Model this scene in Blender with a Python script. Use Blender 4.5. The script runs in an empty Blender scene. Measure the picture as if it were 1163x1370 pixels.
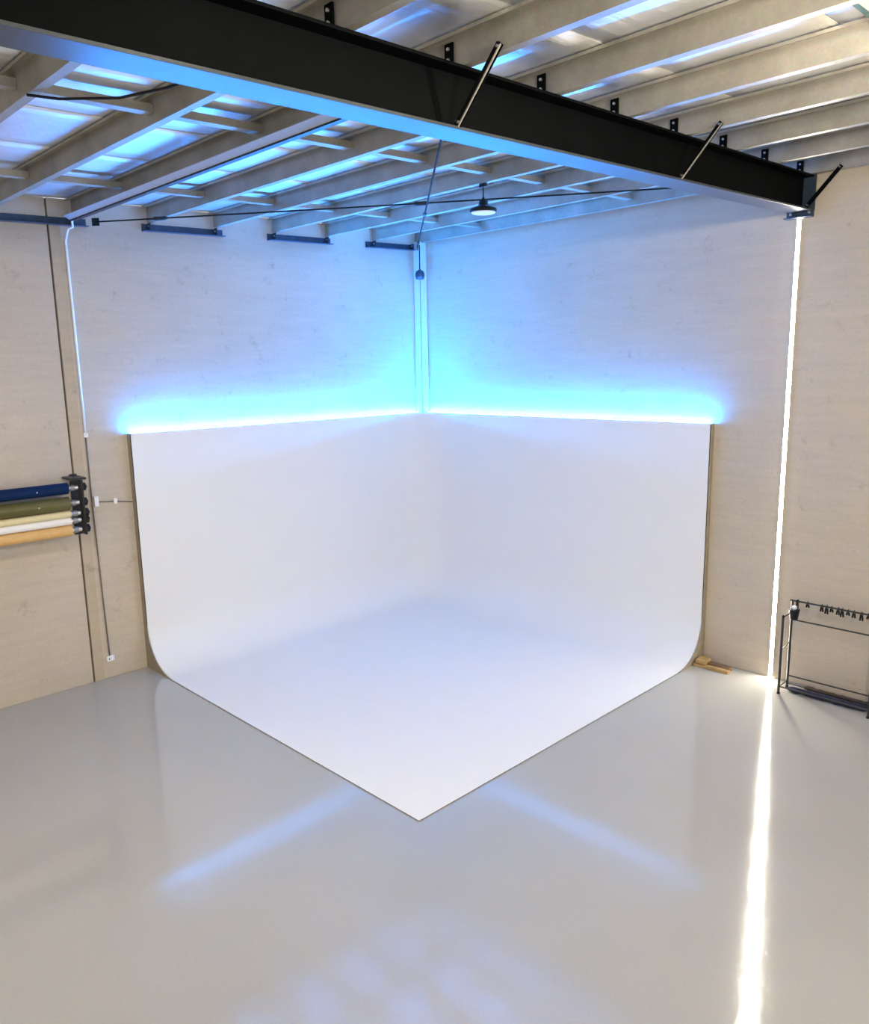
import bpy, math, random
from mathutils import Vector, Matrix
random.seed(11)
scene = bpy.context.scene
C = scene.collection

# ------------------------------------------------------------------ camera
cam_d = bpy.data.cameras.new('camera')
cam = bpy.data.objects.new('camera', cam_d); C.objects.link(cam)
cam_d.sensor_fit = 'HORIZONTAL'; cam_d.sensor_width = 36.0
cam_d.lens = 36.0 * 1050.08 / 1163.0
cam_d.clip_start = 0.05; cam_d.clip_end = 200
_R = Vector((0.70380319, 0.71016545, -0.01805831))
_U = Vector((-0.11779543, 0.14173288, 0.98287132))
_F = Vector((-0.70056071, 0.68962078, -0.1834063))
m = Matrix.Identity(4)
for i in range(3):
    m[i][0], m[i][1], m[i][2] = _R[i], _U[i], -_F[i]
m.translation = Vector((11.18513, -10.74699, 4.43314))
cam.matrix_world = m
scene.camera = cam

# ------------------------------------------------------------------ colour management, world, large lights
vs = scene.view_settings
vs.view_transform = 'Standard'; vs.look = 'None'; vs.gamma = 1.0
vs.use_curve_mapping = False
vs.exposure = -0.06
scene.cycles.use_denoising = True
scene.cycles.max_bounces = 10
scene.cycles.diffuse_bounces = 6
scene.cycles.sample_clamp_indirect = 12.0

world = bpy.data.worlds.new('overcast_sky'); scene.world = world
world.use_nodes = True
bg = world.node_tree.nodes['Background']
bg.inputs['Color'].default_value = (0.80, 0.88, 1.0, 1); bg.inputs['Strength'].default_value = 1.0

ROOM_X, ROOM_Y = 17.0, -17.0          # far walls behind the camera

def area(name, loc, target, sx, sy, power, col):
    l = bpy.data.lights.new(name, 'AREA'); l.shape = 'RECTANGLE'; l.size = sx; l.size_y = sy
    l.energy = power; l.color = col
    o = bpy.data.objects.new(name, l); C.objects.link(o)
    o.location = loc
    o.rotation_euler = (Vector(target) - Vector(loc)).to_track_quat('-Z', 'Y').to_euler()
    return o
# soft warm fill added at two assumed openings behind the camera
FILL = (1.0, 0.91, 0.77)
area('fill_east_opening', (ROOM_X - 0.02, -9.5, 2.4), (0, -9.5, 2.4), 9.0, 4.6, 205, FILL)
area('fill_south_opening', (9.0, ROOM_Y + 0.02, 2.4), (9.0, 0, 2.4), 9.0, 4.6, 150, FILL)

# ------------------------------------------------------------------ mesh helpers
class MB:
    def __init__(s): s.v = []; s.f = []
    def add(s, vs_, fs):
        o = len(s.v); s.v += [tuple(p) for p in vs_]; s.f += [tuple(i + o for i in f) for f in fs]; return s
    def box(s, x0, x1, y0, y1, z0, z1, rot=None, at=None):
        P = [(x, y, z) for z in (z0, z1) for y in (y0, y1) for x in (x0, x1)]
        if rot is not None:
            P = [tuple(rot @ Vector(p)) for p in P]
        if at is not None:
            P = [(p[0] + at[0], p[1] + at[1], p[2] + at[2]) for p in P]
        return s.add(P, [(0, 2, 3, 1), (4, 5, 7, 6), (0, 1, 5, 4), (2, 6, 7, 3), (0, 4, 6, 2), (1, 3, 7, 5)])
    def tube(s, pts, r, n=10, cap=True):
        pts = [Vector(p) for p in pts]; rings = []
        rr = r if isinstance(r, (list, tuple)) else [r] * len(pts)
        up = None
        for i, p in enumerate(pts):
            a = pts[max(i - 1, 0)]; b = pts[min(i + 1, len(pts) - 1)]
            d = (b - a).normalized()
            if up is None:
                up = Vector((0, 0, 1)) if abs(d.z) < 0.9 else Vector((1, 0, 0))
            u = d.cross(up).normalized(); w = u.cross(d).normalized(); up = w
            rings.append([p + (u * math.cos(t) + w * math.sin(t)) * rr[i]
                          for t in [2 * math.pi * k / n for k in range(n)]])
        V = [q for ring in rings for q in ring]; F = []
        for i in range(len(pts) - 1):
            for k in range(n):
                a = i * n + k; b = i * n + (k + 1) % n
                F.append((a, b, b + n, a + n))
        if cap:
            F.append(tuple(reversed(range(n)))); F.append(tuple(range((len(pts) - 1) * n, len(pts) * n)))
        return s.add(V, F)
    def bar(s, a, b, w, h=None, side=None):
        """rectangular bar from a to b"""
        a = Vector(a); b = Vector(b); h = h or w
        d = (b - a).normalized()
        sd = Vector(side) if side else (Vector((0, 0, 1)) if abs(d.z) < 0.9 else Vector((1, 0, 0)))
        u = d.cross(sd).normalized(); t = u.cross(d).normalized()
        P = []
        for q in (a, b):
            for su, st in ((-1, -1), (1, -1), (1, 1), (-1, 1)):
                P.append(q + u * su * w / 2 + t * st * h / 2)
        return s.add(P, [(0, 3, 2, 1), (4, 5, 6, 7), (0, 1, 5, 4), (1, 2, 6, 5), (2, 3, 7, 6), (3, 0, 4, 7)])
    def lathe(s, prof, at=(0, 0, 0), n=20):
        V = []; F = []
        for r, z in prof:
            for k in range(n):
                t = 2 * math.pi * k / n
                V.append((at[0] + r * math.cos(t), at[1] + r * math.sin(t), at[2] + z))
        for i in range(len(prof) - 1):
            for k in range(n):
                a = i * n + k; b = i * n + (k + 1) % n
                F.append((a, b, b + n, a + n))
        F.append(tuple(reversed(range(n)))); F.append(tuple(range((len(prof) - 1) * n, len(prof) * n)))
        return s.add(V, F)
    def extrude(s, poly, fn, a, b):
        """closed polygon poly [(p,q)] swept between parameter a and b; fn(p,q,t)->xyz"""
        n = len(poly)
        V = [fn(p, q, a) for p, q in poly] + [fn(p, q, b) for p, q in poly]
        F = [(i, (i + 1) % n, (i + 1) % n + n, i + n) for i in range(n)]
        F += [tuple(reversed(range(n))), tuple(range(n, 2 * n))]
        return s.add(V, F)
    def mesh(s, name):
        me = bpy.data.meshes.new(name); me.from_pydata(s.v, [], s.f); me.update()
        import bmesh
        b = bmesh.new(); b.from_mesh(me)
        bmesh.ops.recalc_face_normals(b, faces=b.faces); b.to_mesh(me); b.free()
        return me
    def build(s, name, mat_, parent=None, smooth=False):
        me = s.mesh(name)
        me.materials.append(mat_)
        if smooth:
            me.polygons.foreach_set('use_smooth', [True] * len(me.polygons))
        o = bpy.data.objects.new(name, me); C.objects.link(o)
        if parent: o.parent = parent
        return o
def bevel(o, w=0.004, seg=2):
    b = o.modifiers.new('bevel', 'BEVEL'); b.width = w; b.segments = seg; b.limit_method = 'ANGLE'; return o
def inst(name, me, parent=None, loc=(0, 0, 0)):
    o = bpy.data.objects.new(name, me); C.objects.link(o); o.location = loc
    if parent: o.parent = parent
    return o
def tag(o, label, cat, group=None):
    o['label'] = label; o['category'] = cat
    if group: o['group'] = group
    return o
def struct(o, label=None):
    o['kind'] = 'structure'
    if label: o['label'] = label
    return o
def empty(name, loc=(0, 0, 0)):
    o = bpy.data.objects.new(name, None); C.objects.link(o); o.location = loc; o.empty_display_size = 0.1
    return o
def thing(name, label, cat, group=None, loc=(0, 0, 0)):
    return tag(empty(name, loc), label, cat, group)
def thick(path, t):
    """open 2D polyline -> closed polygon of thickness t"""
    n = len(path); L = []; Rr = []
    for i in range(n):
        def nrm(a, b):
            dx, dy = b[0] - a[0], b[1] - a[1]; l = math.hypot(dx, dy); return (-dy / l, dx / l)
        if i == 0: nx, ny = nrm(path[0], path[1]); sc = 1
        elif i == n - 1: nx, ny = nrm(path[-2], path[-1]); sc = 1
        else:
            a = nrm(path[i - 1], path[i]); b = nrm(path[i], path[i + 1])
            nx, ny = a[0] + b[0], a[1] + b[1]; l = math.hypot(nx, ny); nx /= l; ny /= l
            sc = 1 / max(0.3, nx * a[0] + ny * a[1])
        L.append((path[i][0] + nx * sc * t / 2, path[i][1] + ny * sc * t / 2))
        Rr.append((path[i][0] - nx * sc * t / 2, path[i][1] - ny * sc * t / 2))
    return L + Rr[::-1]

# ------------------------------------------------------------------ materials
def new_mat(name):
    mt = bpy.data.materials.new(name); mt.use_nodes = True
    nt = mt.node_tree; return mt, nt, nt.nodes['Principled BSDF']
def N(nt, t, **kw):
    n = nt.nodes.new(t)
    for k, v in kw.items():
        if k in n.inputs: n.inputs[k].default_value = v
        else: setattr(n, k, v)
    return n
def coords(nt, scale=(1, 1, 1)):
    tc = N(nt, 'ShaderNodeTexCoord'); mp = N(nt, 'ShaderNodeMapping'); mp.inputs['Scale'].default_value = scale
    geo = N(nt, 'ShaderNodeNewGeometry')
    nt.links.new(geo.outputs['Position'], mp.inputs['Vector'])
    return mp.outputs['Vector']
def noise(nt, vec, scale, detail=4, rough=0.55, dist=0.0):
    n = N(nt, 'ShaderNodeTexNoise'); n.inputs['Scale'].default_value = scale
    n.inputs['Detail'].default_value = detail; n.inputs['Roughness'].default_value = rough
    n.inputs['Distortion'].default_value = dist
    nt.links.new(vec, n.inputs['Vector']); return n.outputs['Fac']
def ramp(nt, fac, stops):
    r = N(nt, 'ShaderNodeValToRGB'); e = r.color_ramp.elements
    while len(e) < len(stops): e.new(0.5)
    for el, (p, c) in zip(e, stops): el.position = p; el.color = (*c, 1) if len(c) == 3 else c
    nt.links.new(fac, r.inputs['Fac']); return r.outputs['Color']
def mix(nt, a, b, fac, mode='MIX'):
    n = N(nt, 'ShaderNodeMix'); n.data_type = 'RGBA'; n.blend_type = mode
    for sock, val in ((n.inputs['A'], a), (n.inputs['B'], b)) if False else ((n.inputs[6], a), (n.inputs[7], b)):
        if isinstance(val, tuple): sock.default_value = (*val, 1)
        else: nt.links.new(val, sock)
    if isinstance(fac, (int, float)): n.inputs[0].default_value = fac
    else: nt.links.new(fac, n.inputs[0])
    return n.outputs[2]
def bump(nt, h, strength, dist, bsdf, prev=None):
    b = N(nt, 'ShaderNodeBump'); b.inputs['Strength'].default_value = strength; b.inputs['Distance'].default_value = dist
    nt.links.new(h, b.inputs['Height'])
    if prev is not None: nt.links.new(prev, b.inputs['Normal'])
    nt.links.new(b.outputs['Normal'], bsdf.inputs['Normal']); return b.outputs['Normal']

def plain(name, col, rough=0.5, metal=0.0, var=0.12, scale=14.0, bumps=0.0):
    mt, nt, b = new_mat(name)
    v = coords(nt); f = noise(nt, v, scale)
    lo = tuple(c * (1 - var) for c in col); hi = tuple(min(1, c * (1 + var)) for c in col)
    nt.links.new(ramp(nt, f, [(0.3, lo), (0.7, hi)]), b.inputs['Base Color'])
    b.inputs['Roughness'].default_value = rough; b.inputs['Metallic'].default_value = metal
    if bumps: bump(nt, f, bumps, 0.01, b)
    return mt
def emit(name, col, strength):
    mt, nt, b = new_mat(name)
    b.inputs['Base Color'].default_value = (0.9, 0.9, 0.9, 1)
    b.inputs['Emission Color'].default_value = (*col, 1); b.inputs['Emission Strength'].default_value = strength
    return mt

def concrete(name, base, yellow):
    mt, nt, b = new_mat(name)
    v = coords(nt)
    big = noise(nt, v, 0.55, 5, 0.6)
    c0 = ramp(nt, big, [(0.30, tuple(c * 0.93 for c in base)), (0.55, base), (0.75, yellow)])
    # faint trowel streaks running level
    vs2 = coords(nt, (0.9, 0.9, 7.0)); st = noise(nt, vs2, 1.3, 5, 0.65)
    c1 = mix(nt, c0, ramp(nt, st, [(0.35, (0.80, 0.80, 0.80)), (0.65, (1.05, 1.05, 1.05))]), 0.35, 'MULTIPLY')
    # scattered blotches and pin holes
    bl = noise(nt, v, 3.4, 8, 0.7)
    c2 = mix(nt, c1, ramp(nt, bl, [(0.30, (0.62, 0.60, 0.56)), (0.42, (1, 1, 1))]), 0.5, 'MULTIPLY')
    fine = noise(nt, v, 22, 6, 0.7)
    c3 = mix(nt, c2, ramp(nt, fine, [(0.3, (0.88, 0.88, 0.88)), (0.7, (1.06, 1.06, 1.06))]), 0.5, 'MULTIPLY')
    nt.links.new(c3, b.inputs['Base Color'])
    b.inputs['Roughness'].default_value = 0.75
    b.inputs['Specular IOR Level'].default_value = 0.25
    bump(nt, fine, 0.25, 0.004, b)
    return mt

M = {}
M['concrete'] = concrete('precast_concrete', (0.55, 0.475, 0.37), (0.57, 0.475, 0.33))
M['concrete_strip'] = concrete('concrete_strip', (0.50, 0.41, 0.29), (0.52, 0.42, 0.28))
M['white_wall'] = plain('painted_wall', (0.68, 0.65, 0.60), 0.8)

def epoxy():
    mt, nt, b = new_mat('grey_epoxy_floor')
    v = coords(nt)
    f = noise(nt, v, 0.35, 4, 0.5)
    c = ramp(nt, f, [(0.3, (0.395, 0.38, 0.335)), (0.7, (0.435, 0.418, 0.37))])
    sp = noise(nt, v, 60, 3, 0.6)
    c = mix(nt, c, ramp(nt, sp, [(0.35, (0.93, 0.93, 0.93)), (0.65, (1.05, 1.05, 1.05))]), 0.4, 'MULTIPLY')
    nt.links.new(c, b.inputs['Base Color'])
    rr = noise(nt, v, 2.2, 6, 0.65)
    mr = N(nt, 'ShaderNodeMapRange'); mr.inputs['To Min'].default_value = 0.055; mr.inputs['To Max'].default_value = 0.13
    nt.links.new(rr, mr.inputs['Value']); nt.links.new(mr.outputs['Result'], b.inputs['Roughness'])
    b.inputs['IOR'].default_value = 1.7
    h1 = noise(nt, v, 5.0, 5, 0.6); n1 = bump(nt, h1, 0.10, 0.012, b)
    h2 = noise(nt, v, 45.0, 3, 0.5); bump(nt, h2, 0.06, 0.003, b, n1)
    return mt
M['floor'] = epoxy()
M['cove'] = plain('matt_white_cove_paint', (0.81, 0.805, 0.775), 0.9, 0, 0.008, 3.0)
M['cove'].node_tree.nodes['Principled BSDF'].inputs['Specular IOR Level'].default_value = 0.1
M['ply'] = plain('raw_cove_edge', (0.30, 0.25, 0.18), 0.8, 0, 0.12, 9)

def foil():
    mt, nt, b = new_mat('silver_foil_insulation')
    b.inputs['Metallic'].default_value = 1.0
    v = coords(nt)
    f = noise(nt, v, 1.1, 4)
    nt.links.new(ramp(nt, f, [(0.3, (0.76, 0.76, 0.75)), (0.7, (0.93, 0.93, 0.92))]), b.inputs['Base Color'])
    rr = N(nt, 'ShaderNodeMapRange'); rr.inputs['To Min'].default_value = 0.38; rr.inputs['To Max'].default_value = 0.56
    nt.links.new(noise(nt, v, 3.0, 4), rr.inputs['Value']); nt.links.new(rr.outputs['Result'], b.inputs['Roughness'])
    # creases running with the sheet (across the purlins) and crumples
    w = noise(nt, coords(nt, (9.0, 0.7, 1.0)), 1.6, 5, 0.6); n1 = bump(nt, w, 0.55, 0.03, b)
    h = noise(nt, v, 5.0, 4, 0.6, 0.6); bump(nt, h, 0.35, 0.03, b, n1)
    return mt
M['foil'] = foil()

def galv():
    mt, nt, b = new_mat('galvanised_steel')
    v = coords(nt)
    vo = N(nt, 'ShaderNodeTexVoronoi'); vo.inputs['Scale'].default_value = 45; nt.links.new(v, vo.inputs['Vector'])
    f = noise(nt, v, 2.5, 5)
    c = ramp(nt, f, [(0.3, (0.32, 0.30, 0.245)), (0.7, (0.46, 0.425, 0.36))])
    c = mix(nt, c, vo.outputs['Color'], 0.06, 'OVERLAY')
    nt.links.new(c, b.inputs['Base Color'])
    b.inputs['Metallic'].default_value = 0.55; b.inputs['Roughness'].default_value = 0.48
    return mt
M['galv'] = galv()
M['black_steel'] = plain('black_painted_rafter_steel', (0.0018, 0.0026, 0.0031), 0.6, 0, 0.25, 3)
M['black_steel'].node_tree.nodes['Principled BSDF'].inputs['Specular IOR Level'].default_value = 0.05
M['lit_flange'] = plain('black_paint_lit_flange', (0.035, 0.045, 0.055), 0.32, 0, 0.1, 3)  # same black paint as the web, colour lightened and blued for LED glow
M['dark_metal'] = plain('dark_metal', (0.03, 0.032, 0.036), 0.4, 0.6, 0.2)
M['navy_steel'] = plain('dark_blue_grey_bracket_steel', (0.055, 0.085, 0.13), 0.4, 0.5, 0.2)
M['zinc'] = plain('zinc_bolt', (0.65, 0.65, 0.66), 0.35, 0.9, 0.1)
M['white_plastic'] = plain('white_plastic', (0.82, 0.82, 0.82), 0.45, 0, 0.03)
M['black_plastic'] = plain('black_plastic', (0.012, 0.012, 0.013), 0.38, 0, 0.1)
for _k in ('black_plastic',): M[_k].node_tree.nodes['Principled BSDF'].inputs['Specular IOR Level'].default_value = 0.2
M['wire'] = plain('dark_cable', (0.02, 0.019, 0.018), 0.7, 0, 0.1)
M['wire'].node_tree.nodes['Principled BSDF'].inputs['Specular IOR Level'].default_value = 0.1
M['grey_cable'] = plain('brown_grey_cable', (0.16, 0.13, 0.12), 0.6, 0, 0.1)
M['expander'] = plain('dull_expander_steel', (0.30, 0.30, 0.31), 0.45, 0.6, 0.1)
M['tray_grey'] = plain('pale_grey_tray_paint', (0.42, 0.44, 0.47), 0.5, 0, 0.05)
M['alu'] = plain('aluminium', (0.75, 0.75, 0.76), 0.35, 0.9, 0.05)
M['corner_paint'] = plain('pale_painted_column', (0.62, 0.66, 0.66), 0.4, 0, 0.05)
M['pine'] = plain('pine_offcut', (0.40, 0.26, 0.10), 0.65, 0, 0.25, 8)
M['brown_wood'] = plain('brown_timber', (0.15, 0.08, 0.035), 0.65, 0, 0.25, 8)
M['teal'] = plain('green_rooflight_sheet', (0.13, 0.30, 0.24), 0.4, 0, 0.1, 3)
M['rack'] = plain('gunmetal_tube', (0.055, 0.055, 0.05), 0.4, 0.6, 0.15)
M['paper_navy'] = plain('navy_paper', (0.002, 0.016, 0.066), 0.6, 0, 0.08)
M['paper_navy'].node_tree.nodes['Principled BSDF'].inputs['Specular IOR Level'].default_value = 0.15
M['paper_olive'] = plain('olive_paper', (0.10, 0.085, 0.016), 0.4, 0, 0.08)
M['paper_gold'] = plain('pale_gold_paper', (0.70, 0.60, 0.34), 0.5, 0, 0.05)
M['paper_white'] = plain('white_paper', (0.80, 0.78, 0.75), 0.6, 0, 0.03)
M['paper_tan'] = plain('tan_paper', (0.66, 0.40, 0.14), 0.55, 0, 0.06)
M['navy_cloth'] = plain('navy_cloth', (0.012, 0.014, 0.035), 0.9, 0, 0.3, 20, 0.4)
M['brown_cloth'] = plain('brown_cloth', (0.08, 0.045, 0.03), 0.9, 0, 0.3, 20, 0.4)
M['led_blue'] = emit('cyan_led_tape', (0.008, 0.25, 1.0), 3000.0)
M['led_warm'] = emit('warm_white_led_diffuser', (1.0, 0.92, 0.78), 140.0)
M['lamp_lens'] = emit('high_bay_lens', (1.0, 0.93, 0.78), 0.3)
M['lamp_lens'].node_tree.nodes['Principled BSDF'].inputs['Base Color'].default_value = (0.45, 0.43, 0.38, 1)

# ------------------------------------------------------------------ the setting
SL = 0.034                                   # roof fall along y
PB = 6.69                                    # underside of purlins at y = 0
PD = 0.20                                    # purlin depth
roof_z = lambda y: PB + PD + 0.012 + SL * y  # foil line over the purlins
PY = [-0.13 - 1.048 * k for k in range(11)]  # purlin lines

struct(MB().box(-0.4, ROOM_X + 0.2, ROOM_Y - 0.2, 0.4, -0.2, 0.0).build('floor', M['floor']), 'glossy pale grey epoxy floor')

def wall_panel(parent, axis, t0, t1, top, name='panel', th=0.15, mt='concrete'):
    mb = MB()
    if axis == 'x':    # on plane x=0, running along y (t are y values)
        mb.extrude([(t0, 0.0), (t1, 0.0), (t1, top(t1)), (t0, top(t0))], lambda p, q, t: (t, p, q), -th, 0.0)
    else:
        mb.extrude([(t0, 0.0), (t1, 0.0), (t1, top(0)), (t0, top(0))], lambda p, q, t: (p, t, q), 0.0, th)
    return bevel(mb.build(name, M[mt], parent), 0.006, 2)
wl = struct(MB().extrude([(0.4, 0), (ROOM_Y, 0), (ROOM_Y, roof_z(ROOM_Y)), (0.4, roof_z(0.4))],
                         lambda p, q, t: (t, p, q), -0.3, -0.152).build('wall_left', M['dark_metal']),
            'grey beige precast concrete wall with the roller brackets')
JY = -6.735
for a, b in ((0.15, JY + 0.012), (JY - 0.012, -13.4), (-13.424, ROOM_Y)):
    wall_panel(wl, 'x', a, b, roof_z)
wr = struct(MB().box(-0.3, ROOM_X, 0.152, 0.3, 0, roof_z(0)).build('wall_right', M['dark_metal']),
            'grey beige precast concrete wall with the vertical light strip')
SX = 7.015                                   # strip / rafter line
for a, b in ((0.0, SX - 0.012), (SX + 0.012, 14.0), (14.024, ROOM_X)):
    wall_panel(wr, 'y', a, b, roof_z)

# walls behind the camera with openings added for the fill lights
def back_wall(name, along, pos, d0, d1, dh, lo, hi, top0, top1):
    mb = MB()
    def seg(a, b, z0, z1a, z1b):
        poly = [(a, z0), (b, z0), (b, z1b), (a, z1a)]
        if along == 'y': mb.extrude(poly, lambda p, q, t: (t, p, q), pos, pos + 0.2)
        else: mb.extrude(poly, lambda p, q, t: (p, t, q), pos - 0.2, pos)
    tz = lambda s: top0 + (top1 - top0) * (s - lo) / (hi - lo)
    seg(lo, d0, 0, tz(lo), tz(d0)); seg(d0, d1, dh, tz(d0), tz(d1)); seg(d1, hi, 0, tz(d1), tz(hi))
    return struct(mb.build(name, M['white_wall']))
back_wall('wall_east', 'y', ROOM_X, -14.0, -5.0, 4.7, ROOM_Y, 0.3, roof_z(ROOM_Y), roof_z(0))
back_wall('wall_south', 'x', ROOM_Y, 4.5, 13.5, 4.7, -0.3, ROOM_X, roof_z(ROOM_Y), roof_z(ROOM_Y))

# roof: silver foil sheets draped over the purlins, each sheet its own piece
ceil = struct(MB().extrude([(0.4, roof_z(0.4) + 0.08), (ROOM_Y - .2, roof_z(ROOM_Y) + 0.07), (ROOM_Y - .2, roof_z(ROOM_Y) + 0.13), (0.4, roof_z(0.4) + 0.14)],
              lambda p, q, t: (t, p, q), -0.3, ROOM_X + 0.2).build('ceiling', M['dark_metal']),
              'sloping metal roof lined with crinkled silver foil')
SW = 1.27
def foil_sheet(x0, x1, seed):
    rnd = random.Random(5); nx = 6; V = []; F = []
    ys = []; y = 0.02
    while y > ROOM_Y: ys.append(y); y -= 0.131
    ys.append(ROOM_Y)
    ph = [rnd.uniform(0, 6.28) for _ in range(40)]
    for yy in ys:
        u = (-0.13 - yy) / 1.048; k = int(math.floor(u)); fr = u - k
        sag = 0.007 * math.sin(math.pi * max(0, min(1, fr))) ** 2 * (1 + 0.5 * math.sin(ph[(k + 1) % 40]))
        for i in range(nx + 1):
            s = i / nx; x = x0 + (x1 - x0) * s
            z = roof_z(yy) + 0.006 - sag * (1 - 0.35 * math.cos(2 * math.pi * s + ph[(k + 3) % 40]))
            z += 0.002 * math.sin(9 * x + ph[(k + 5) % 40]) * math.sin(math.pi * max(0, min(1, fr)))
            if i == 0: z += 0.006
            V.append((x, yy, z))
    w = nx + 1
    for j in range(len(ys) - 1):
        for i in range(nx):
            a = j * w + i; F.append((a, a + 1, a + 1 + w, a + w))
    o = MB().add(V, F).build('foil_sheet', M['foil'], ceil, True)
    sol = o.modifiers.new('thickness', 'SOLIDIFY'); sol.thickness = 0.004; sol.offset = 1
    return o
x = -0.02; si = 0
while x < ROOM_X:
    foil_sheet(x, min(x + SW + 0.03, ROOM_X), si); x += SW; si += 1

# steel post standing in the corner behind the cove, painted pale
post = MB()
pw = 0.175
post.box(0.002, pw, -pw, -0.002, 0.0, PB + 0.02)
struct(bevel(post.build('trim_1', M['corner_paint']), 0.008, 3), 'pale square steel post in the corner above the cove')
# yellowish flat strip between the panel joint and the conduit
struct(MB().box(0.0, 0.006, JY + 0.014, -6.585, 0.0, 6.36).build('trim_2', M['concrete_strip']), 'yellowish flat strip beside the panel joint')

# ------------------------------------------------------------------ infinity cove
CL, CW, CH, CD, CR = 6.0, 5.935, 3.55, 0.10, 0.66
cove = thing('infinity_cove', 'big white two-sided infinity cove curving from the walls onto the floor', 'cove wall')
def cove_mesh():
    nA, nC = 14, 12
    rings = []
    def ring(s, z):
        p = []
        for i in range(7): p.append((CD + s, -CW + (CW - CD - CR) * i / 6.0, z))
        c = (CD + CR, -CD - CR); r = CR - s
        for i in range(1, nC):
            t = math.pi - (math.pi / 2) * i / nC
            p.append((c[0] + r * math.cos(t), c[1] + r * math.sin(t), z))
        for i in range(7): p.append((CD + CR + (CL - CD - CR) * i / 6.0, -CD - s, z))
        return p
    zt = 0.012
    for z in (CH, CH * 0.75, CH * 0.5, CR + zt + 0.3): rings.append(ring(0, z))
    for i in range(nA + 1):
        th = (math.pi / 2) * i / nA
        rings.append(ring(CR * (1 - math.cos(th)), zt + CR * (1 - math.sin(th))))
    mb = MB(); w = len(rings[0]); V = [q for r in rings for q in r]; F = []
    for j in range(len(rings) - 1):
        for i in range(w - 1):
            a = j * w + i; F.append((a, a + 1, a + 1 + w, a + w))
    mb.add(V, F)
    # floor apron
    a = CD + CR
    mb.add([(a, -CW, zt), (CL, -CW, zt), (CL, -a, zt), (a, -a, zt)], [(0, 1, 2, 3)])
    return mb, rings
mb, rings = cove_mesh()
sk = mb.build('cove_surface', M['cove'], cove, True)
me = sk.data
import bmesh
b_ = bmesh.new(); b_.from_mesh(me); bmesh.ops.remove_doubles(b_, verts=b_.verts, dist=0.0005)
bmesh.ops.recalc_face_normals(b_, faces=b_.faces)
# face the room
cs = sum((f.normal.z for f in b_.faces if f.calc_center_median().z < 0.02 and f.calc_area() > 5), 0.0)
if cs < 0: bmesh.ops.reverse_faces(b_, faces=b_.faces)
b_.to_mesh(me); b_.free()
# side panels closing the ends of the cove
prof = [(CD, CH)] + [(r[0][0], r[0][2]) for r in rings[1:]] + [(CD + CR, 0.0), (0.0, 0.0), (0.0, CH)]
sp = MB().extrude(prof, lambda p, q, t: (p, t, q), -CW - 0.0015, -CW + 0.012).build('side_panel', M['ply'], cove)
prof2 = [(CD, CH)] + [(-r[-1][1], r[-1][2]) for r in rings[1:]] + [(CD + CR, 0.0), (0.0, 0.0), (0.0, CH)]
MB().extrude(prof2, lambda p, q, t: (t, -p, q), CL - 0.012, CL + 0.0015).build('side_panel', M['ply'], cove)
# white rounded lip down each visible edge
# top ledge behind the screen
lg = MB(); top = rings[0]; w = len(top)
V = [(p[0], p[1], CH - 0.004) for p in top]
outer = [(0.0, p[1]) if i < 7 else ((0.0, 0.0) if i < w - 7 else (p[0], 0.0)) for i, p in enumerate(top)]
V += [(p[0], p[1], CH - 0.004) for p in outer]
lg.add(V, [(i, i + 1, i + 1 + w, i + w) for i in range(w - 1)])
lg.build('top_ledge', M['ply'], cove)

# LED tape lying on the ledge, throwing light up the concrete
def led(name, label, a, b):
    t = thing(name, label, 'light strip', 'cyan light strips on the cove')
    d = (Vector(b) - Vector(a)).normalized()
    n = Vector((-d.y, d.x, 0))
    MB().bar(a, b, 0.022, 0.006).build('backing_tape', M['white_plastic'], t)
    up = Vector((0, 0, 0.0048))
    MB().bar(Vector(a) + up, Vector(b) + up, 0.012, 0.003).build('diodes', M['led_blue'], t)
    return t
led('led_strip', 'glowing cyan light strip along the cove top under the wall with the rollers', (0.052, -CW + 0.02, CH + 0.001), (0.052, -pw - 0.02, CH + 0.001))
led('led_strip', 'glowing cyan light strip along the cove top beside the tall warm light strip wall', (pw + 0.02, -0.052, CH + 0.001), (CL - 0.02, -0.052, CH + 0.001))

# ------------------------------------------------------------------ vertical warm light strip on the right wall
vst = thing('wall_light_strip', 'tall glowing warm white light strip running up the concrete wall', 'light strip', loc=(0, 0, 0))
ch = MB()
ch.box(SX - 0.0265, SX - 0.024, -0.0245, -0.001, 0.02, 6.18); ch.box(SX + 0.024, SX + 0.0265, -0.0245, -0.001, 0.02, 6.18)
ch.box(SX - 0.024, SX + 0.024, -0.006, -0.001, 0.02, 6.18)
ch.build('channel', M['alu'], vst)
dpoly = [(SX - 0.023, -0.007), (SX - 0.023, -0.026), (SX + 0.023, -0.026), (SX + 0.023, -0.007)]
MB().extrude(dpoly, lambda p, q, t: (p, q, t), 0.022, 6.175).build('diffuser', M['led_warm'], vst)
eb = thing('steel_bracket', 'dark steel angle bracket capping the top of the tall light strip', 'bracket')
eb_m = MB(); eb_m.box(SX - 0.17, SX + 0.17, -0.012, -0.001, 6.19, 6.30); eb_m.box(SX - 0.17, SX + 0.17, -0.11, -0.012, 6.19, 6.202)
bevel(eb_m.build('angle', M['navy_steel'], eb), 0.003)
for sx in (-0.115, 0.115):
    MB().tube([(SX + sx, -0.012, 6.25), (SX + sx, -0.035, 6.25)], 0.016, 6).build('bolt', M['zinc'], eb)

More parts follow.
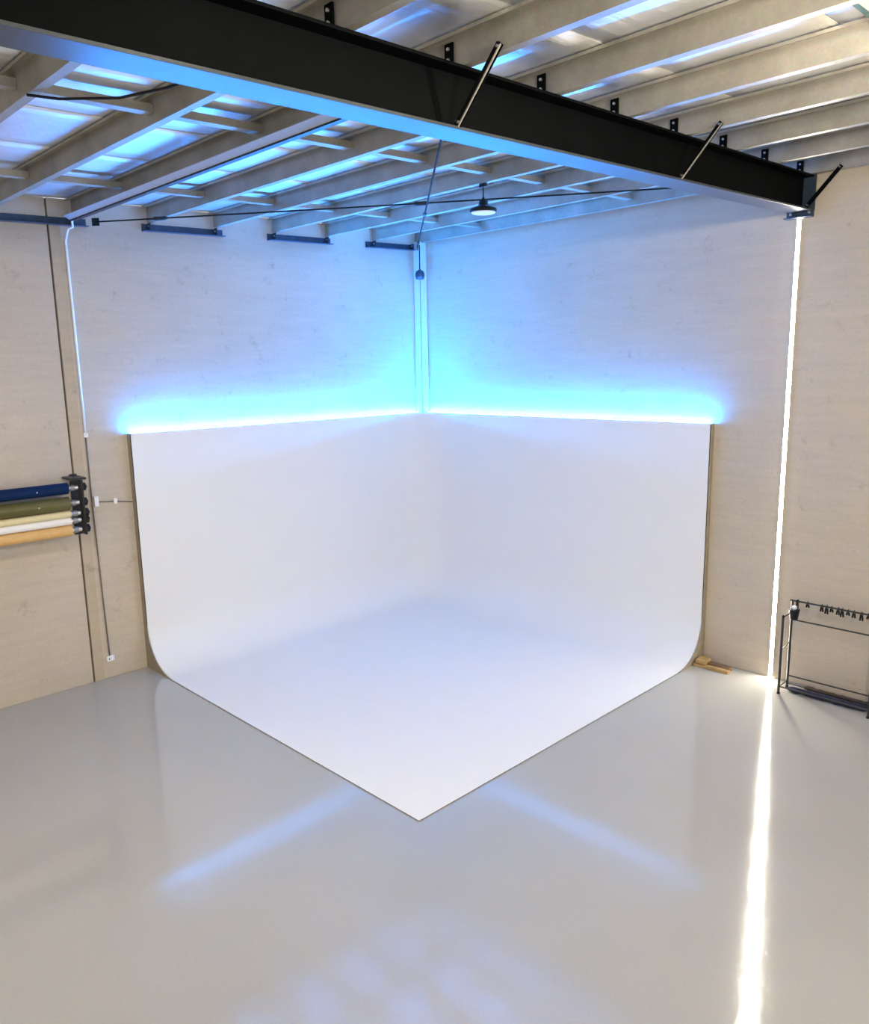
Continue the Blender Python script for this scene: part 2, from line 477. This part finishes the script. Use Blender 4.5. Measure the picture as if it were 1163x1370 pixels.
# ------------------------------------------------------------------ roof steel
RX = 7.03
BB, BT, BW = 6.265, 6.69, 0.27
RY0, RY1 = -0.02, -16.6
rafter = thing('roof_rafter', 'heavy black steel roof beam crossing above the white cove', 'steel beam')
def along_y(poly, y0, y1):
    return MB().extrude(poly, lambda p, q, t: (p, t, q + SL * t), y0, y1)
bevel(along_y([(RX - BW / 2, BB), (RX + BW / 2, BB), (RX + BW / 2, BB + 0.022), (RX - BW / 2, BB + 0.022)], RY0, RY1).build('bottom_flange', M['lit_flange'], rafter), 0.003)
along_y([(RX - 0.008, BB + 0.022), (RX + 0.008, BB + 0.022), (RX + 0.008, BT - 0.022), (RX - 0.008, BT - 0.022)], RY0, RY1).build('web', M['black_steel'], rafter)
bevel(along_y([(RX - BW / 2, BT - 0.022), (RX + BW / 2, BT - 0.022), (RX + BW / 2, BT), (RX - BW / 2, BT)], RY0, RY1).build('top_flange', M['black_steel'], rafter), 0.003)
MB().box(RX - 0.16, RX + 0.16, -0.022, -0.001, 6.27, BT + 0.02).build('end_plate', M['navy_steel'], rafter)
cm = MB().box(-0.04, 0.04, -0.006, 0.006, 0.0, 0.17)
cme = cm.mesh('cleat'); cme.materials.append(M['black_steel'])
bme = MB().tube([(0, -0.020, 0), (0, -0.004, 0)], 0.012, 6).mesh('bolt'); bme.materials.append(M['zinc'])
for y in PY:
    c_ = inst('cleat', cme, rafter, (RX, y - 0.012, BT + SL * y))
    for zz in (0.06, 0.13): inst('bolt', bme, c_, (0, 0, zz))

ordn = ['first', 'second', 'third', 'fourth', 'fifth', 'sixth', 'seventh', 'eighth', 'ninth', 'tenth', 'eleventh']
zpath = [(0.070, 0.022), (0.070, 0.0), (0.0, 0.0), (0.0, PD), (-0.070, PD), (-0.070, PD - 0.022)]
zpoly = thick(zpath, 0.004)
pme = MB().extrude(zpoly, lambda p, q, t: (t, p, q), 0.005, 16.9).mesh('purlin'); pme.materials.append(M['galv'])
for k, y in enumerate(PY):
    o = inst('purlin', pme, None, (0, y, PB + 0.004 + SL * y))
    tag(o, 'galvanised steel purlin under the foil roof, %s out from the light strip wall' % ordn[k], 'purlin', 'roof purlins')

# bridging channels between purlins
bpath = [(-0.05, 0.065), (-0.05, 0.0), (0.05, 0.0), (0.05, 0.065)]
bl = 1.048 - 0.012
bme2 = MB().extrude(thick(bpath, 0.004), lambda p, q, t: (p, t, q + SL * t), -bl / 2 - 0.0, bl / 2).mesh('bridging_channel'); bme2.materials.append(M['galv'])
for rx, what in ((1.62, 'row near the roller wall'), (4.60, 'row beside the pendant lamp'), (9.30, 'row beyond the black beam')):
    for k in range(len(PY) - 1):
        yc = (PY[k] + PY[k + 1]) / 2
        o = inst('bridging_channel', bme2, None, (rx, yc, PB + 0.085 + SL * yc))
        tag(o, 'steel channel bridging %s and %s purlins, %s' % (ordn[k], ordn[k + 1], what), 'steel channel', 'purlin bridging')

# fly braces from beam bottom flange up to the purlins
for k in (0, 3, 6):
    y = PY[k]
    a = Vector((RX + 0.12, y - 0.05, BB + 0.03 + SL * y)); b = Vector((RX + 0.50, y - 0.04, PB + 0.03 + SL * y))
    t = thing('fly_brace', 'thin dark diagonal brace from beam to %s purlin' % ordn[k], 'brace', 'beam fly braces')
    fb = MB(); fb.bar(a, b, 0.006, 0.05); fb.bar(a + Vector((0, -0.02, 0)), b + Vector((0, -0.02, 0)), 0.045, 0.006)
    fb.build('angle_bar', M['black_steel'], t)
    e_ = Vector((0.018, -0.026, -0.016)); MB().bar(a + e_, b + e_, 0.012, 0.008).build('edge_strip', M['galv'] if k else M['black_steel'], t)
    for q in (a.lerp(b, 0.04), a.lerp(b, 0.96)):
        MB().tube([q + Vector((0, -0.04, 0)), q + Vector((0, 0.01, 0))], 0.012, 6).build('bolt', M['zinc'], t)

# brackets on the left wall that carry the purlin ends
for i, (y1, y0) in enumerate(((-0.20, -1.34), (-2.12, -3.38), (-4.18, -5.46), (-6.24, -7.50), (-8.28, -9.56))):
    t = thing('purlin_bracket', 'dark blue steel angle on roller wall under the %s and %s purlins' % (ordn[2 * i], ordn[2 * i + 1]), 'bracket', 'purlin wall brackets')
    zb = PB - 0.13
    ang = MB()
    ang.extrude([(0.001, 0), (0.11, 0), (0.11, 0.01), (0.012, 0.01), (0.012, 0.105), (0.001, 0.105)], lambda p, q, tt: (p, tt, zb + q + SL * tt), y1, y0)
    bevel(ang.build('angle', M['navy_steel'], t), 0.002)
    for k in (2 * i, 2 * i + 1):
        yy = max(min(PY[k], y1 - 0.05), y0 + 0.05)
        z = zb + SL * yy
        MB().box(0.012, 0.10, yy - 0.005, yy + 0.005, z + 0.01, z + 0.115).build('end_cleat', M['navy_steel'], t)
        MB().tube([(0.06, yy - 0.02, z + 0.07), (0.06, yy + 0.02, z + 0.07)], 0.012, 6).build('bolt', M['zinc'], t)

# crossed roof bracing rods
def rod(label, a, b):
    a = Vector(a); b = Vector(b)
    t = thing('brace_rod', label, 'brace rod', 'crossed roof bracing rods')
    n = 14
    pts = [a.lerp(b, i / n) + Vector((0, 0, -0.01 * math.sin(math.pi * i / n))) for i in range(n + 1)]
    MB().tube(pts, 0.010, 8).build('rod', M['wire'], t)
    for q in (0.49, 0.10):
        p = a.lerp(b, q) + Vector((0, 0, -0.01 * math.sin(math.pi * q))); d = (b - a).normalized() * 0.11
        MB().tube([p - d, p - d * .6, p + d * .6, p + d], [0.012, 0.026, 0.026, 0.012], 8).build('turnbuckle', M['dark_metal'], t)
    for p in (a, b):
        MB().box(-0.05, 0.05, -0.006, 0.006, -0.05, 0.05, Matrix.Rotation(math.atan2((b - a).y, (b - a).x), 3, 'Z'), p).build('lug', M['dark_metal'], t)
rod('thin dark bracing rod running from the corner post to the black beam', (0.14, -0.20, PB - 0.09), (RX - 0.06, -6.42, BB + 0.10 + SL * -6.42))
rod('thin dark bracing rod crossing from the roller wall to the beam end', (0.14, -6.16, PB - 0.07 + SL * -6.16), (RX - 0.06, -0.35, BB + 0.34))

# loose cable slung below the purlins near the roller wall
cp = [(4.85, PY[8] - 0.01, PB + SL * PY[8] - 0.012), (5.0, -8.36, 6.36), (5.35, -8.07, 6.345), (5.7, -7.88, 6.37), (6.0, -7.76, 6.40), (6.3, PY[7] + 0.0, PB + SL * PY[7] - 0.012)]
tag(MB().tube(cp, 0.010, 8).build('loose_cable', M['wire'], None, True), 'dark loose cable slung between the eighth and ninth purlins', 'cable')

# green rooflight sheet edge
tag(MB().extrude([(9.10, 0.0), (9.22, 0.0), (9.22, 0.015), (9.10, 0.015)], lambda p, q, t: (p, t, roof_z(t) - 0.02 + q), -4.42, -5.20).build('rooflight_edge', M['teal']),
    'green strip of roof lining between the fifth and sixth purlins', 'roof strip')

# pendant high bay lamps: one over the cove, the others added out of frame as fill
def pendant(lx, ly, lz, label, power, down=0):
    lamp = thing('pendant_lamp', label, 'lamp', 'high bay pendant lamps')
    pz = PB + SL * ly
    MB().lathe([(0.155, 0.012), (0.165, 0.03), (0.160, 0.055), (0.08, 0.085), (0.06, 0.10), (0.055, 0.15), (0.02, 0.17), (0.012, 0.19)], (lx, ly, lz), 24).build('housing', M['black_plastic'], lamp, True)
    MB().lathe([(0.02, 0.0), (0.135, 0.002), (0.150, 0.012), (0.150, 0.02)], (lx, ly, lz), 24).build('lens', M['lamp_lens'], lamp)
    MB().tube([(lx, ly, lz + 0.18), (lx, ly, pz - 0.03)], 0.007, 8).build('cord', M['wire'], lamp)
    MB().box(lx - 0.05, lx + 0.05, ly - 0.02, ly + 0.012, pz - 0.04, pz - 0.001).build('ceiling_hook', M['dark_metal'], lamp)
    if power:
        # added fill: bare point light for roof and walls, disk for the floor
        for nm, kind, e in (('fill_point', 'POINT', power), ('fill_disk', 'AREA', down)):
            if not e: continue
            l = bpy.data.lights.new(nm, kind); l.energy = e; l.color = (1.0, 0.89, 0.72)
            if kind == 'POINT': l.shadow_soft_size = 0.13
            else: l.shape = 'DISK'; l.size = 0.28
            o = bpy.data.objects.new(nm, l); C.objects.link(o); o.parent = lamp; o.location = (lx, ly, lz - (0.15 if kind == 'POINT' else 0.01))
pendant(4.5, PY[3] + 0.035, 6.235, 'small black pendant high bay lamp hanging on a cord over the white cove', 0)
pendant(4.5, PY[9] + 0.035, 5.95, 'added out-of-frame high bay fill lamp hanging between the beam and the paper rolls', 0.01, 150)
pendant(10.8, PY[7] + 0.035, 6.18, 'added out-of-frame high bay fill lamp hanging over the middle of the floor', 450, 0)
pendant(10.05, PY[5] + 0.035, 6.22, 'added out-of-frame high bay fill lamp hanging beyond the black beam over the rack side', 330, 0)

# ------------------------------------------------------------------ corner sensor and its cable
sen = thing('corner_sensor', 'dark round sensor hanging on a cable down the corner post', 'sensor')
sx_, sy_, sz_ = pw + 0.062, -pw - 0.062, 6.10
MB().lathe([(0.03, -0.085), (0.075, -0.08), (0.088, -0.03), (0.088, 0.02), (0.07, 0.06), (0.025, 0.085), (0.012, 0.10)], (sx_, sy_, sz_), 20).build('housing', M['navy_steel'], sen, True)
MB().tube([(sx_, sy_, sz_ + 0.09), (sx_ - 0.01, sy_ + 0.01, 6.35), (sx_ - 0.03, sy_ + 0.03, PB - 0.06)], 0.010, 8).build('upper_cable', M['wire'], sen)
MB().tube([(sx_, sy_, sz_ - 0.08), (pw + 0.008, -pw - 0.008, 5.7), (pw + 0.008, -pw - 0.008, CH + 0.01)], 0.006, 8).build('lower_cable', M['grey_cable'], sen)
MB().box(pw - 0.01, pw + 0.03, -pw - 0.03, -pw + 0.01, sz_ - 0.03, sz_ + 0.03).build('mount', M['navy_steel'], sen)

# ------------------------------------------------------------------ conduit on purlin and wall
cd = thing('cable_conduit', 'white conduit running under a purlin and down the roller wall to an outlet', 'conduit')
cy = PY[6] - 0.06
trz = PB + SL * cy - 0.035
MB().box(0.16, RX - 0.2, cy - 0.030, cy + 0.03, trz - 0.055, trz + 0.033).build('tray', M['dark_metal'], cd)
MB().extrude([(cy - 0.0305, trz + 0.012), (cy - 0.105, trz + 0.008), (cy - 0.105, trz + 0.002), (cy - 0.0305, trz - 0.040)], lambda p, q, t: (t, p, q), 0.16, RX - 0.2).build('tray_cover', M['tray_grey'], cd)
wy = -6.535
MB().tube([(0.30, cy, trz - 0.02), (0.16, cy, trz - 0.05), (0.14, cy + 0.01, trz - 0.12), (0.14, wy, 6.28), (0.022, wy, 6.15), (0.022, wy, 6.1), (0.022, wy + 0.01, 3.57)], 0.016, 10).build('upper_conduit', M['white_plastic'], cd, True)
MB().tube([(0.016, wy + 0.01, 3.58), (0.014, wy + 0.012, 2.6), (0.014, wy + 0.03, 1.2), (0.014, wy + 0.045, 0.34)], 0.010, 8).build('lower_cable', M['grey_cable'], cd, True)
MB().box(0.0, 0.035, wy - 0.015, wy + 0.04, 3.54, 3.60).build('saddle', M['white_plastic'], cd)
out = bevel(MB().box(0.001, 0.05, wy - 0.01, wy + 0.10, 0.26, 0.34).build('outlet_box', M['white_plastic'], cd), 0.006)
MB().box(0.05, 0.053, wy + 0.015, wy + 0.03, 0.285, 0.315).build('socket_slot', M['grey_cable'], out)
hc = thing('cable_run', 'thin level cable with white junction box between rollers and cove', 'cable')
MB().tube([(0.012, -6.48, 2.62), (0.012, -6.2, 2.595), (0.012, -CW - 0.01, 2.555)], 0.008, 8).build('cable', M['grey_cable'], hc)
bevel(MB().box(0.001, 0.04, -6.225, -6.175, 2.565, 2.64).build('junction_box', M['white_plastic'], hc), 0.004)
bevel(MB().box(0.001, 0.045, -6.50, -6.44, 2.56, 2.70).build('clip', M['white_plastic'], hc), 0.004)

# ------------------------------------------------------------------ backdrop roller set
RO = [  # z, x, radius, material, label
    (2.895, 0.250, 0.078, 'paper_navy', 'navy blue paper backdrop roll on the topmost wall hook'),
    (2.690, 0.250, 0.092, 'paper_olive', 'dark olive paper backdrop roll under the navy roll'),
    (2.545, 0.262, 0.046, 'paper_gold', 'pale gold paper backdrop roll under the olive roll'),
    (2.447, 0.250, 0.052, 'paper_white', 'white paper backdrop roll between the gold and tan rolls'),
    (2.318, 0.250, 0.072, 'paper_tan', 'tan orange paper backdrop roll, lowest on the wall hooks')]
RE0, RE1 = -6.925, -9.75
def roller_bracket(y, s, label):
    """s=-1: rolls lie on the -y side"""
    t = thing('roller_bracket', label, 'bracket')
    MB().box(0.001, 0.012, y - 0.05, y + 0.05, 2.20, 3.05).build('wall_plate', M['dark_metal'], t)
    MB().box(0.012, 0.34, y - 0.15, y + 0.05, 3.000, 3.030).build('top_plate', M['dark_metal'], t)
    MB().box(0.17, 0.31, y - 0.012, y + 0.012, 2.24, 2.99).build('carrier_plate', M['dark_metal'], t)
    for z, x, r, mt, _ in RO:
        MB().box(0.012, x + 0.05, y - 0.008, y + 0.008, z - 0.028, z + 0.002).build('hook_arm', M['dark_metal'], t)
        w_ = MB(); w_.tube([(x, y + s * -0.055, z), (x, y + s * -0.015, z)], 0.056, 16)
        w_.tube([(x, y + s * -0.075, z), (x, y + s * -0.055, z)], 0.020, 12)
        wh = w_.build('chain_wheel', M['black_plastic'], t)
        MB().tube([(x, y + s * -0.0765, z), (x, y + s * -0.0750, z)], 0.013, 10).build('hub_cap', M['zinc'], wh)
    return t
roller_bracket(-6.745, -1, 'black steel hook bracket with five chain wheels beside the panel joint')
roller_bracket(-9.93, 1, 'black steel hook bracket at the far end of the paper rolls')
for z, x, r, mt, lab in RO:
    t = thing('paper_roll', lab, 'backdrop roll', 'paper backdrop rolls')
    MB().tube([(x, RE0, z), (x, RE1, z)], r, 24).build('roll', M[mt], t, False)
    MB().tube([(x, RE0 + 0.135, z), (x, RE1 - 0.135, z)], min(0.03, r * .6), 14).build('core_tube', M['alu'], t)
    cl = MB(); cl.tube([(x, RE0 + 0.03, z), (x, RE0 + 0.09, z)], 0.043, 14)
    cl.build('end_expander', M['expander'], t)
    # loose paper tab hanging at the front of the roll
    if r > 0.075: MB().box(x + r - 0.004, x + r + 0.003, RE0 - 0.415, RE0 - 0.40, z - 0.008, z + 0.008).build('clip', M['zinc'], t)

# ------------------------------------------------------------------ rack by the light strip
rk = thing('stand_rack', 'low black tubular rack standing against the wall beside the light strip', 'rack')
xa, xb, yf, yb = 7.32, 8.43, -0.495, -0.205
for xx in (xa, xb):
    MB().tube([(xx, yf, 0.0), (xx - 0.002, yf, 1.08)], 0.016, 10).build('front_leg', M['rack'], rk)
    MB().tube([(xx, yb, 0.0), (xx, yb, 1.245)], 0.016, 10).build('back_leg', M['rack'], rk)
    MB().tube([(xx, yf, 1.075), (xx, yb, 1.075)], 0.009, 8).build('top_rung', M['rack'], rk)
    MB().tube([(xx, yf, 0.62), (xx, yb, 0.66)], 0.007, 8).build('side_rung', M['rack'], rk)
    MB().tube([(xx, yf, 0.10), (xx, yb, 0.10)], 0.009, 8).build('side_rung', M['rack'], rk)
    for yy in (yf, yb):
        MB().lathe([(0.022, 0.0), (0.024, 0.012), (0.016, 0.03)], (xx, yy, 0.0), 12).build('foot', M['black_plastic'], rk)
    MB().lathe([(0.017, 0.0), (0.017, 0.025), (0.010, 0.032)], (xx - 0.002, yf, 1.07), 12).build('cap', M['black_plastic'], rk)
for z, y, r in ((1.240, yb, 0.0125), (0.975, yb, 0.011), (0.175, yb, 0.010), (0.105, yf, 0.010), (0.06, yb, 0.008)):
    MB().tube([(xa - (0.03 if z > 1.2 else 0), y, z), (xb + (0.03 if z > 1.2 else 0), y, z)], r, 10).build('rail', M['rack'], rk)
# black pot hung at the rack end
pot = thing('black_pot', 'small black tapered pot with pale ball hung at the end of the rack', 'pot')
MB().lathe([(0.045, 0.0), (0.05, 0.005), (0.068, 0.13), (0.072, 0.135), (0.066, 0.14)], (7.385, yb - 0.10, 1.015), 18).build('pot_body', M['black_plastic'], pot, True)
MB().lathe([(0.01, 0.0), (0.028, 0.012), (0.034, 0.03), (0.028, 0.05), (0.01, 0.06)], (7.385, yb - 0.10, 1.145), 16).build('pale_ball', M['white_plastic'], pot, True)
MB().box(7.375, 7.395, yb - 0.03, yb + 0.018, 1.10, 1.262).build('hanger', M['black_plastic'], pot)
# spring clamps along the top rail
for i, xx in enumerate((7.52, 7.70, 7.76, 7.82, 7.90, 7.95, 8.02, 8.09, 8.18, 8.26, 8.34)):
    t = thing('spring_clamp', 'small dark spring clamp hanging from the top rail of the rack', 'clamp', 'clamps on the rack rail')
    hgt = 0.055 + 0.018 * ((i * 7) % 3)
    j = MB(); j.bar((xx - 0.008, yb - 0.015, 1.228), (xx - 0.016, yb - 0.015, 1.24 - hgt), 0.012, 0.02)
    j.bar((xx + 0.008, yb - 0.015, 1.228), (xx + 0.016, yb - 0.015, 1.24 - hgt), 0.012, 0.02)
    j.build('jaws', M['black_plastic'], t)
    MB().tube([(xx, yb, 1.262), (xx, yb - 0.022, 1.255), (xx, yb - 0.025, 1.235), (xx, yb - 0.018, 1.215)], 0.007, 8).build('spring', M['dark_metal'], t)
# bundles lying on the floor inside the rack
def bundle(name, label, cat, mt, x0, x1, y, r, seed):
    rnd = random.Random(seed); n = 16
    pts = []; rr = []
    for i in range(n + 1):
        s = i / n; k = r * (0.82 + 0.3 * rnd.random()) * (0.6 if i in (0, n) else 1)
        rr.append(k); pts.append((x0 + (x1 - x0) * s, y + 0.012 * rnd.uniform(-1, 1), r * 1.02))
    rr = [min(k, r) for k in rr]
    return tag(MB().tube(pts, rr, 12).build(name, M[mt], None, True), label, cat)
bundle('cloth_roll', 'dark navy rolled cloth lying on the floor under the rack', 'cloth', 'navy_cloth', xa + 0.06, xb - 0.05, -0.33, 0.042, 3)
bundle('cloth_roll', 'brown rolled cloth lying between navy cloth and wall under the rack', 'cloth', 'brown_cloth', xa + 0.20, xb - 0.05, -0.14, 0.032, 5)

# timber offcuts at the foot of the cove
rot = Matrix.Rotation(math.radians(2), 3, 'Z')
def board(label, mt, dx, dy, dz, at, ang):
    o = bevel(MB().box(-dx / 2, dx / 2, -dy / 2, dy / 2, 0, dz).build('timber_offcut', M[mt]), 0.004)
    o.location = at; o.rotation_euler.z = math.radians(ang)
    return tag(o, label, 'timber', 'timber offcuts by the wall')
board('long pale pine board lying on the floor beside the cove', 'pine', 0.52, 0.085, 0.045, (6.275, -0.30, 0), 1)
board('long brown board lying on the floor between pine board and wall', 'brown_wood', 0.47, 0.10, 0.055, (6.275, -0.19, 0), -2)
board('short pine block lying across the two boards beside the cove', 'pine', 0.15, 0.20, 0.05, (6.11, -0.235, 0.056), 4)
